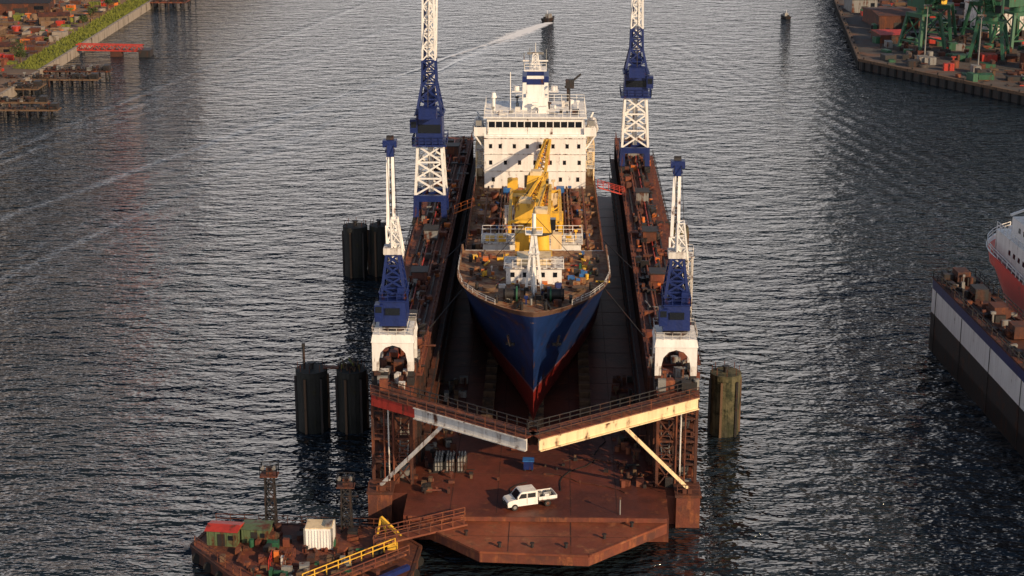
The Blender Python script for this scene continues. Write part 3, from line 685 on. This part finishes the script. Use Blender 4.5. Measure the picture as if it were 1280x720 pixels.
# ------------------------------------------------------------------ mooring dolphins
def dolphin(x, y, r, h, m='conc', extra=0):
    b = B('mooring_dolphin', (x, y, 0)); n = 20
    vs = []; lv = [-2, .3, .8, h*.5, h-.7, h-.7, h]
    rr = [1, 1, .985, 1, .985, 1.05, 1.05]
    for z, k in zip(lv, rr):
        for i in range(n):
            a = 2*math.pi*i/n; q = r*k*(1+R(-.012, .012)); vs.append((x+math.cos(a)*q, y+math.sin(a)*q, z))
    b.add(vs, [(j*n+i, j*n+(i+1) % n, (j+1)*n+(i+1) % n, (j+1)*n+i) for j in range(len(lv)-1) for i in range(n)], m)
    b.add(vs[-n:], [tuple(range(n))], m)
    for a in range(0, 360, 60):
        c = math.radians(a+12); px, py = x+math.cos(c)*(r+.12), y+math.sin(c)*(r+.12)
        b.beam((px, py, -1), (px, py, h-.8), .28, 'dark' if a % 120 else 'wood')
    b.cyl((x, y, h), (x, y, h+.7), .3, 'dark'); b.cyl((x, y, h+.7), (x, y, h+.85), .45, 'dark')
    for a in range(0, 360, 45):
        c = math.radians(a); b.beam((x+math.cos(c)*r*.9, y+math.sin(c)*r*.9, h), (x+math.cos(c)*r*.9, y+math.sin(c)*r*.9, h+.9), .07, 'rustw')
    if extra == 1:
        b.cyl((x-.9, y, h), (x-.9, y, h+3.0), .16, 'dark'); b.box((x-.9, y, h+3.1), (.4, .4, .4), 'dark')
        b.beam((x+1.5, y, h+.2), (x+3.4, y, h+.2), .8, 'rusttop', .15)
    if extra == 2:
        for i in range(60):
            a, q = R(0, 6.28), R(0, r*.9); c = V((x+math.cos(a)*q, y+math.sin(a)*q, h))
            b.beam(c, c+V((R(-.3, .3), R(-.3, .3), R(.3, 1.1))), .14, random.choice(['wood', 'dark', 'grass']))
    b.build()
dolphin(-28.1, 206, 1.9, 8.0, extra=1); dolphin(-23.1, 206, 1.8, 8.0, extra=2)
dolphin(-30.1, 273.5, 1.9, 8.3); dolphin(-26.3, 274, 1.5, 8.3)
dolphin(23.4, 206, 1.85, 8.0, 'conclit'); dolphin(21.6, 274, 1.9, 8.3, 'conclit')

# ------------------------------------------------------------------ pickup truck
def truck(x, y, z, rz):
    b = B('pickup_truck', (0, 0, 0))
    def side(poly, w, m, yo=0):
        n = len(poly); vs = [(a, -w/2+yo, c) for a, c in poly]+[(a, w/2+yo, c) for a, c in poly]
        b.add(vs, [tuple(range(n)), tuple(reversed(range(n, 2*n)))]+[(i, n+i, n+(i+1) % n, (i+1) % n) for i in range(n)], m)
    side([(-2.85, .45), (-2.9, .95), (-2.75, 1.15), (-1.95, 1.3), (-1.3, 2.05), (-1.1, 2.12), (.55, 2.12), (.68, 2.0), (.72, .45)], 1.85, 'white')
    b.add([(-1.93, -.8, 1.34), (-1.93, .8, 1.34), (-1.36, .72, 2.02), (-1.36, -.72, 2.02)], [(0, 3, 2, 1)], 'glass')
    for w in (-.935, .935):
        for a, c in (((-1.62, -.65)), (-.5, .45)):
            pts = [(a, 1.35), (a+.32 if a < -1 else a, 1.9), (c, 1.9), (c, 1.35)]
            f = [(p, w, q) for p, q in pts]; b.add(f, [(0, 1, 2, 3)], 'glass')
        b.bx(-.6, -.57, w-.01, w+.01, .6, 1.9, 'dark')
    b.bx(-2.98, -2.86, -.9, .9, .4, .65, 'dark'); b.bx(-2.9, -2.87, -.5, .5, .7, .95, 'dark')
    for k in (-.72, .72): b.bx(-2.93, -2.86, k-.16, k+.16, .75, .98, 'grey'); b.bx(-1.9, -1.75, k*1.38-.1, k*1.38+.1, 1.35, 1.6, 'dark')
    b.bx(-2.6, 2.9, -.4, .4, .45, .7, 'dark')
    b.bx(.82, 3.0, -1.0, 1.0, .8, .92, 'grey')
    for k in (-1, 1): b.bx(.82, 3.0, k*1.0-.03, k*1.0+.03, .92, 1.3, 'white')
    b.bx(2.97, 3.03, -.97, .97, .92, 1.3, 'white'); b.bx(.8, .86, -.97, .97, .92, 1.75, 'white')
    for (a, c, e, m) in ((1.3, .3, .3, 'grey'), (1.9, -.4, .35, 'white'), (2.4, .35, .25, 'grey')): b.box((a, c, 1.1), (.5, .6, e+.2), m)
    for a in (-2.05, 1.9):
        for k in (-.85, .85):
            b.cyl((a, k-.13, .38), (a, k+.13, .38), .38, 'black', n=18); b.cyl((a, k-.15, .38), (a, k+.15, .38), .2, 'grey', n=12)
    o = b.build(rot=rz, loc=(x, y, z)); o.scale = (.95, .95, .95)
truck(-.45, 175.6, F+.003, math.radians(20))

# ------------------------------------------------------------------ work barge
b = B('work_barge', (-24, 167, 0)); BZ = 1.5
poly = [(-36, 168.6), (-29.6, 160.5), (-28, 154), (-14, 154), (-12.2, 163), (-11.8, 169), (-15.5, 173.6), (-34.5, 174.6)]
b.prism(poly, -.6, BZ, 'rustw', 'rusttop')
for i in range(len(poly)):
    a, c = poly[i], poly[(i+1) % len(poly)]
    b.beam((*a, BZ-.1), (*c, BZ-.1), .35, 'rustw', .35)
    L = math.hypot(c[0]-a[0], c[1]-a[1]); k = int(L/2.2)
    for j in range(k):
        px, py = a[0]+(c[0]-a[0])*(j+.5)/k, a[1]+(c[1]-a[1])*(j+.5)/k
        b.cyl((px, py, .6), (px+.01, py-.35, .6), .55, 'black', n=12)
b.rail([(-34.4, 174.3, BZ), (-15.6, 173.3, BZ)], 'rustw', sp=1.5); b.rail([(-29.4, 161, BZ), (-35.6, 168.6, BZ)], 'rusttop', sp=1.5)
clutter(b, -32, -14, 156, 173, BZ, 150, ['rusttop', 'dark', 'rustw', 'grey', 'rusttop', 'rustw', 'rusttop', 'wood', 'wood', 'green'], .25, 1.2, .9,
        avoid=lambda x, y: x < -29 and y < 163)
b.beam((-22, 158, BZ+.5), (-13.5, 166.5, BZ+.5), 1.5, 'rusttop', .2)
for k in (-.8, .8): b.rail([(-22+k, 158-k, BZ+.6), (-13.5+k, 166.5-k, BZ+.6)], 'yellow' if k < 0 else 'rusttop', sp=1.4, w=.1)
b.beam((-19, 156.5, BZ+.4), (-12.6, 163.3, BZ+.4), .5, 'blue', .5)
b.beam((-16.5, 168.0, BZ+.9), (-7.3, 171.9, F-.3), 1.9, 'apron', .2)
for k in (-.95, .95): b.rail([(-16.5, 168.0+k, BZ+1), (-7.3, 171.9+k, F-.2)], 'rusttop', sp=1.2, w=.1)
for xx, yy in ((-16.6, 170.9),):
    b.beam((xx, yy, BZ), (xx+.5, yy, BZ+2.4), .22, 'yellow'); b.beam((xx+1.2, yy, BZ), (xx+.5, yy, BZ+2.4), .22, 'yellow'); b.beam((xx+.5, yy, BZ+2.4), (xx+3.0, yy-2, BZ+.9), .25, 'yellow', .35)
b.box((-14.6, 167.5, BZ+.5), (1.0, .9, 1.0), 'yellow'); b.box((-26.4, 165, BZ+.6), (.5, .4, 1.2), 'orange'); b.box((-25.6, 164.2, BZ+.5), (.4, .5, 1.0), 'whited')
for xx in (-26.9, -25.4, -24.6): b.rail([(xx, 163, BZ), (xx, 166, BZ)], 'rusttop' if xx > -26 else 'red', sp=1)
b.build()
def shed(name, x, y, z, w, dp, h, mw, mr, rz, gable=.5):
    o = B(name, (0, 0, 0)); 
    o.bx(-w/2, w/2, -dp/2, dp/2, 0, h, mw)
    e = .2
    vs = [(-w/2-e, -dp/2-e, h), (w/2+e, -dp/2-e, h), (w/2+e, dp/2+e, h), (-w/2-e, dp/2+e, h), (-w/2-e, 0, h+gable), (w/2+e, 0, h+gable)]
    o.add(vs, [(0, 1, 5, 4), (2, 3, 4, 5), (3, 0, 4), (1, 2, 5), (0, 3, 2, 1)], mr)
    k = int(w/.6)
    for i in range(k): 
        xx = -w/2+(i+.5)*w/k; o.bx(xx-.04, xx+.04, -dp/2-.05, -dp/2-.002, .1, h-.05, mw)
    o.bx(-w*.12, w*.12, -dp/2-.09, -dp/2-.05, .05, min(2, h-.3), 'dark')
    if w > 2.4: o.bx(w*.24, w*.4, -dp/2-.09, -dp/2-.05, h*.45, h*.75, 'glass')
    return o.build(rot=rz, loc=(x, y, z))
shed('green_shed', -32.6, 169.7, BZ, 3.2, 2.4, 1.7, 'tgreen', 'red', -.12, .3)
shed('green_shed', -29.3, 170.4, BZ, 2.8, 2.2, 1.6, 'tgreen', 'tgreen', -.08, .1)
c = B('shipping_container', (-22.4, 169, BZ))
c.box((-22.4, 169, BZ+1.25), (2.9, 2.4, 2.3), 'white')
for i in range(9): c.box((-23.65+i*.31, 167.77, BZ+1.25), (.12, .06, 2.0), 'white'); 
for sx in (-1.45, 1.45):
    for sy in (-1.2, 1.2): c.box((-22.4+sx, 169+sy, BZ+1.25), (.16, .16, 2.46), 'grey')
c.box((-22.4, 169, BZ+2.43), (2.8, 2.3, .06), 'cream'); c.box((-21.4, 169, BZ+2.55), (.7, 1.4, .3), 'grey')
c.build()
for x_, y_, h_ in ((-28.2, 173.2, 7.7), (-20.0, 172.8, 6.7)):
    o = B('light_tower', (x_, y_, BZ))
    o.lattice((x_, y_, BZ), (x_, y_, h_), 1.1, .9, 5, 'dark', .13); o.box((x_, y_, h_), (1.9, 1.4, .15), 'rustw')
    o.rail([(x_-.9, y_-.7, h_+.1), (x_+.9, y_-.7, h_+.1), (x_+.9, y_+.7, h_+.1), (x_-.9, y_+.7, h_+.1)], 'dark', closed=True, sp=.8, w=.07)
    o.box((x_, y_, h_+.5), (.6, .5, .7), 'rustw'); o.beam((x_-1.3, y_, h_-1.2), (x_+1.3, y_, h_-1.2), .12, 'dark')
    for k in (-.6, .6): o.cyl((x_+k, y_-.5, h_+1.1), (x_+k, y_-.8, h_+1.0), .2, 'grey')
    o.build()

# ------------------------------------------------------------------ second dock with red ship
b = B('floating_dry_dock', (0, 0, 0)); Z2 = 10.7
b.bx(0, 38, -120, -.5, -1, 2.5, 'dark')
for x0_ in (0, 32):
    b.bx(x0_, x0_+6, -120, 0, -.9, 5.6, 'dark'); b.bx(x0_, x0_+6, -120, 0, 5.6, 9.0, 'white'); b.bx(x0_-.02, x0_+6.02, -120, .02, 9.0, 10.45, 'blue')
    b.bx(x0_-.15, x0_+6.15, -120, .15, 10.45, Z2, 'rustw')
    b.rail([(x0_, -120, Z2), (x0_, 0, Z2), (x0_+6, 0, Z2), (x0_+6, -120, Z2)], 'dark', sp=2, w=.1)
    clutter(b, x0_+.6, x0_+5.6, -80, -1, Z2, 170, ['dark', 'rustw', 'dark', 'rusttop', 'dark', 'rustw', 'grey'], .4, 1.4, 1.3)
    for k in (1.2, 4.8): b.bx(x0_+k, x0_+k+.2, -120, -1, Z2, Z2+.2, 'dark')
    for yy in range(-76, -3, 8): b.lattice((x0_+3, yy, Z2), (x0_+3, yy+2.6, Z2), 2, 2, 1, 'rustw', .2); b.box((x0_+3, yy+1, Z2+1), (1.8, 2.6, 1.6), random.choice(['rustw', 'dark', 'rustw']))
for yy in range(-110, 0, 12): b.bx(-.08, -.021, yy, yy+.1, 0, 9, 'dark')
b.build(rot=math.radians(4.6), loc=(55.5, 239, 0))
r = B('red_ship', (0, 0, 0))
zt2 = lambda y: 13.4+1.2*max(0, 1-y/25)
tp = hull(r, 0, 0, 95, 20, 4.4, zt2, 14.5, 3, 26, 11, 'hull2', lambda y: 12.4, 'rusttop')
r.bx(-5.0, 5.0, 5, 9, 12.4, 16.0, 'white'); r.bx(-8.2, 8.2, 9, 34, 12.4, 16.6, 'white'); r.bx(-7, 7, 12, 33, 16.6, 19.2, 'white'); r.bx(-6, 6, 14, 30, 19.2, 21.6, 'white')
for zz, ww in ((17.6, 7), (20.2, 6), (14.4, 8.2)):
    for sg in (-1, 1):
        for yy in range(15, 29, 2): r.bx(min(sg*ww, sg*(ww+.05)), max(sg*ww, sg*(ww+.05)), yy, yy+.8, zz, zz+.7, 'glass')
for sg in (-1, 1):
    r.rail([(sg*(w-.1), y, z) for w, y, z in tp if 1 < y < 60][::3], 'white', sp=1.5, h=1.0, w=.1)
    r.rail([(sg*8.1, 9, 16.6), (sg*8.1, 34, 16.6)], 'white', sp=1.5, w=.08)
r.cyl((3, 12, 19), (3, 12, 26), .4, 'white', .2); r.beam((0, 12, 22), (8, 14, 20), .3, 'white')
clutter(r, -8, 8, 36, 60, 12.4, 60, ['white', 'grey', 'red', 'whited', 'blue2'], .5, 2, 2.5)
r.build(rot=math.radians(184.6), loc=(74.0, 259.5, -1.8))

# ------------------------------------------------------------------ boats
def boat(x, y, rz, sc_):
    o = B('motor_boat', (0, 0, 0))
    poly = [(-1.1, -3), (1.1, -3), (1.25, 0), (.8, 2.2), (0, 3.6), (-.8, 2.2), (-1.25, 0)]
    lo = [(a*.75, c*.9) for a, c in poly]; n = 7
    o.add([(a, c, -.1) for a, c in lo]+[(a, c, .9) for a, c in poly], [(i, (i+1) % n, n+(i+1) % n, n+i) for i in range(n)]+[tuple(range(n, 2*n))], 'dark')
    o.box((0, -.3, 1.4), (1.5, 2.2, 1.1), 'grey', 0, .75); o.box((0, .55, 1.5), (1.1, .1, .5), 'glass'); o.beam((0, -1, 1.9), (0, -1, 3), .08, 'white'); o.box((0, -2.8, 1), (.6, .5, .9), 'black')
    ob = o.build(rot=rz, loc=(x, y, 0)); ob.scale = (sc_,)*3
boat(-.3, 552.5, -.4, 1.15); boat(74.5, 560, .3, .9)

# ------------------------------------------------------------------ left shore
b = B('quay_ground', (-200, 500, 0))
b.prism([(-131, 380), (-131, 1500), (-1500, 1500), (-1500, 380)], -3, 2.0, 'quay', 'yard')
b.build()
b = B('grass_bank', (-135, 500, 2))
b.prism([(-139.5, 452), (-132.2, 450), (-132.0, 640), (-137.5, 640)], 2.004, 2.15, 'grass')
for i in range(2600):
    x_, y_ = R(-139, -132.2), R(451, 640); h_ = R(.2, 1.0)
    b.add([(x_-R(.1, .5), y_, 2.15), (x_+R(.1, .5), y_+R(-.3, .3), 2.15), (x_+R(-.2, .2), y_, 2.15+h_)], [(0, 1, 2)], 'grass')
b.build()
b = B('quay_wall', (-131, 500, 2)); b.bx(-131.6, -130.8, 380, 1500, -2, 2.5, 'quay')
b.build()
def pier(x0_, x1_, y0_, y1_, m, z=1.9, ob=None):
    o = B('timber_pier', (x0_, y0_, 0)); o.bx(x0_, x1_, y0_, y1_, z-.35, z, m)
    xx = x0_+1
    while xx <= x1_:
        for yy in (y0_+.4, y1_-.4): o.cyl((xx, yy, -1), (xx, yy, z+R(.1, .9)), .28, 'dark', n=8)
        xx += 2.6
    clutter(o, x0_+1, x1_-1, y0_+.5, y1_-.5, z, 30, ['dark', 'wood', 'rustw', 'dark', 'rustw', 'grey'], .4, 1.6, 1.2)
    o.rail([(x0_, y0_, z), (x1_, y0_, z)], 'dark', sp=2, w=.12); o.box((x1_-1, (y0_+y1_)/2, z+.6), (1.6, 2.2, 1.4), 'dark')
    o.build()
pier(-150, -113, 398, 401.5, 'wood'); pier(-131, -118, 407, 409.5, 'wood')
pier(-140, -113.5, 437, 440.5, 'wood'); pier(-131, -113.5, 449, 453, 'rustw'); pier(-135, -125, 424, 432, 'wood'); pier(-131, -119, 574, 582, 'rusttop', 2.4); pier(-131, -121, 596, 606, 'rusttop', 2.4)
o = B('red_gangway', (-122, 484, 2))
for k in (-1.1, 1.1):
    for z_ in (1.4, 2.9): o.beam((-131, 484+k, z_+.3), (-112.5, 484+k, z_), .28, 'red')
    for i in range(9):
        x_ = -131+i*2.05; o.beam((x_, 484+k, 1.6), (x_+1.02, 484+k, 3.0), .18, 'red'); o.beam((x_+1.02, 484+k, 3.0), (x_+2.05, 484+k, 1.6), .18, 'red')
o.beam((-131, 484, 1.6), (-112.5, 484, 1.4), 2, 'rusttop', .15); o.box((-111.8, 484, .9), (3.2, 4.5, 1.9), 'dark'); o.box((-120, 484, .7), (3, 3, 1.4), 'rustw')
o.build()
o = B('yard_clutter', (-150, 500, 2))
clutter(o, -175, -140.5, 440, 640, 2, 560, ['rusttop', 'rustw', 'wood', 'wood', 'yard', 'rustw', 'quay', 'grass', 'quay', 'dark', 'yard', 'orange', 'red'], .8, 4.0, 1.8)
o.build()
for x_, y_, w_, d_, h_, mr, rz in ((-150, 473, 10, 6, 2.6, 'rustw', .1), (-163, 498, 14, 8, 3, 'yard', 0), (-150, 530, 9, 6, 2.5, 'rustw', .3), (-166, 552, 18, 9, 3.5, 'dark', .1), (-146, 590, 10, 7, 3, 'orange', 0)):
    shed('yard_shed', x_, y_, 2, w_, d_, h_, random.choice(['rustw', 'wood', 'quay']), mr, rz, .9)
def tree(x, y, z, H):
    o = B('tree', (x, y, z)); o.cyl((x, y, z), (x, y, z+H*.5), .25, 'wood', .12, 8)
    cl = [(V((x, y, z+H*.62))+V((R(-1, 1), R(-1, 1), R(-.8, 1)))*H*.22) for _ in range(9)]
    for c_ in cl:
        o.beam((x, y, z+H*.35), c_, .1, 'wood')
        for i in range(90):
            p = c_+V((random.gauss(0, 1), random.gauss(0, 1), random.gauss(0, .8)))*H*.08; e = .22
            o.add([p+V((R(-e, e), R(-e, e), R(-e, e))) for _ in range(3)], [(0, 1, 2)], random.choice(['leaf', 'leafd']))
    o.build()
M['leaf'] = mat('foliage', (0.08, 0.11, 0.025), .8, 0, dirt=.3, bump=0); M['leafd'] = mat('foliage_dark', (0.035, 0.06, 0.015), .8, 0, dirt=.3, bump=0)
for p_ in ((-139, 458, 5), (-140.5, 462, 7), (-138.5, 520, 4.5), (-139, 533, 5), (-140, 556, 5)): tree(p_[0], p_[1], 2, p_[2])

# ------------------------------------------------------------------ right shore
b = B('shipyard_ground', (150, 500, 0))
b.prism([(94, 584), (82.9, 467.5), (114.3, 419.8), (200, 290), (1500, 290), (1500, 1500), (150, 1500), (120, 800)], -3, 2.5, 'dark', 'yard2')
b.build()
b = B('quay_wall', (90, 467, 2.5))
for a, c_ in (((94, 584), (82.9, 467.5)), ((82.9, 467.5), (114.3, 419.8)), ((114.3, 419.8), (200, 290)), ((120, 800), (94, 584))):
    a_, c2 = V((*a, 2.5)), V((*c_, 2.5)); b.beam(a_, c2, 1.0, 'wood', .7)
    L = (c2-a_).length
    for i in range(int(L/3)):
        p = a_.lerp(c2, (i+.5)/int(L/3)); b.cyl(p+V((0, 0, -3)), p+V((0, 0, -.3)), .5, 'black', n=8)
        if i % 3 == 0: b.cyl(p, p+V((0, 0, .9)), .25, 'dark')
b.build()
o = B('shipyard_clutter', (120, 480, 2.5))
def inland(x, y): return (x < 87+(y-467)*.095+3) or (y < 467.5-(x-82.9)*1.519+4)
clutter(o, 88, 190, 425, 640, 2.5, 1100, ['rusttop', 'rustw', 'wood', 'green', 'rustw', 'green', 'dark', 'dark', 'green', 'rustw', 'grey', 'yard2', 'red'], .8, 4.0, 2.0, avoid=inland)
o.build()
def gantry(x, y, rz, H, yel=False):
    b = B('portal_crane', (0, 0, 0)); m = 'green'
    for sx in (-1, 1):
        for sy in (-1, 1):
            b.beam((sx*4.5, sy*4.5, 0), (sx*3.0, sy*3.0, 10), .8, m); b.box((sx*4.5, sy*4.5, .5), (1.2, 3, 1), 'dark')
        b.beam((sx*3, -3, 10), (sx*3, 3, 10), .9, m); b.beam((sx*4.2, -4.2, 3), (sx*4.2, 4.2, 3), .4, m)
        b.beam((sx*4.2, -4.2, 3), (sx*3, 3, 10), .3, m); b.beam((sx*4.2, 4.2, 3), (sx*3, -3, 10), .3, m)
    b.bx(-3.4, 3.4, -3.4, 3.4, 10, 10.6, m); b.cyl((0, 0, 10.6), (0, 0, 12), 2, 'yellow' if yel else m)
    b.box((0, 1, 14), (4.5, 7, 4), 'yellow' if yel else m); b.box((0, 1, 16.1), (4.8, 7.3, .2), 'dark'); b.box((2, -2.8, 14), (1.5, 1.5, 2), 'glass')
    b.lattice((0, 0, 16), (0, 0, H), 3, 1.5, 4, m, .35); b.lattice((0, -3, 14), (0, -24, H+5), 2, 1, 9, m, .35)
    b.beam((0, 0, H), (0, -24, H+5), .15, 'dark'); b.box((0, 5.5, 17), (3.5, 2, 2), m)
    b.build(rot=rz, loc=(x, y, 2.5))
gantry(102, 482, .5, 26); gantry(117, 468, -.4, 27); gantry(110, 500, 1.2, 28, True); gantry(128, 486, 2.0, 26); gantry(136, 452, .3, 25); gantry(124, 505, .9, 26)
for x_, y_, w_, d_, h_, mw, mr, rz in ((96, 500, 7, 10, 2.4, 'rustw', 'red', .1), (133, 520, 16, 22, 7, 'whited', 'rusttop', .1), (127, 455, 8, 6, 4, 'rustw', 'dark', -.9), (102, 530, 12, 18, 4, 'rustw', 'rustw', .1), (138, 480, 9, 7, 6, 'white', 'grey', -.9), (98, 560, 8, 10, 4, 'grey', 'green', .1), (150, 560, 30, 30, 10, 'whited', 'grey', .1)):
    shed('shipyard_shed', x_, y_, 2.5, w_, d_, h_, mw, mr, rz, .8)
for x_, y_ in ((110, 450), (121, 434), (100, 468), (130, 445)):
    o = B('lamp_mast', (x_, y_, 2.5)); o.cyl((x_, y_, 2.5), (x_, y_, 17), .22, 'grey', .12, 8); o.box((x_, y_, 17), (2.2, .5, .3), 'grey')
    for k in (-.8, 0, .8): o.box((x_+k, y_-.3, 16.8), (.5, .3, .4), 'dark')
    o.build()

# ------------------------------------------------------------------ light + camera
az = math.atan2(0.72, -0.69); el = math.radians(22)
w = bpy.data.worlds.new('World'); sc.world = w; w.use_nodes = True
nt = w.node_tree; t = NT(nt); sky = nt.nodes.new('ShaderNodeTexSky'); sky.sky_type = 'NISHITA'; sky.sun_disc = False
sky.sun_elevation = el; sky.sun_rotation = az; sky.air_density = 1.0; sky.dust_density = 1.0; sky.ozone_density = 1.5
dv = t.n('ShaderNodeTexCoord').outputs['Generated']
sp = t.n('ShaderNodeSeparateXYZ'); t.l(dv, sp.inputs[0])
hz = t.ramp(sp.outputs[2], 0.10, 0.50, 1.0, 0.0)            # unseen bright cloud bank, added near the horizon to brighten water reflections
lft = t.ramp(sp.outputs[0], -0.4, 0.35, 1.0, 0.6)           # brighter to the left
cn = t.ramp(t.noise(t.scale(dv, 1, 1, 3.5), 2.6, 4, 0.6), 0.35, 0.65, 0.65, 1.0)
mask = t.m('MULTIPLY', t.m('MULTIPLY', hz, lft), cn)
col = t.mix(mask, sky.outputs[0], (16.5, 15.4, 15.4))
nt.links.new(col, nt.nodes['Background'].inputs[0]); nt.nodes['Background'].inputs[1].default_value = 0.09
sd = V((math.sin(az)*math.cos(el), math.cos(az)*math.cos(el), math.sin(el)))
ld = bpy.data.lights.new('sun', 'SUN'); ld.energy = 5.0; ld.angle = math.radians(.6); ld.color = (1, .73, .46)
lo = bpy.data.objects.new('sun', ld); sc.collection.objects.link(lo); lo.rotation_euler = sd.to_track_quat('Z', 'Y').to_euler(); lo.location = (100, -100, 200)
cam = bpy.data.cameras.new('camera'); co = bpy.data.objects.new('camera', cam); sc.collection.objects.link(co)
cam.sensor_width = 36; cam.lens = 2200/1280*36; cam.clip_start = 1; cam.clip_end = 9000
co.location = (2.1, 0, 82); co.rotation_euler = (math.radians(90-17.08), 0, math.radians(1.444))
sc.camera = co
sc.view_settings.view_transform = 'Standard'; sc.view_settings.look = 'None'; sc.view_settings.exposure = 0
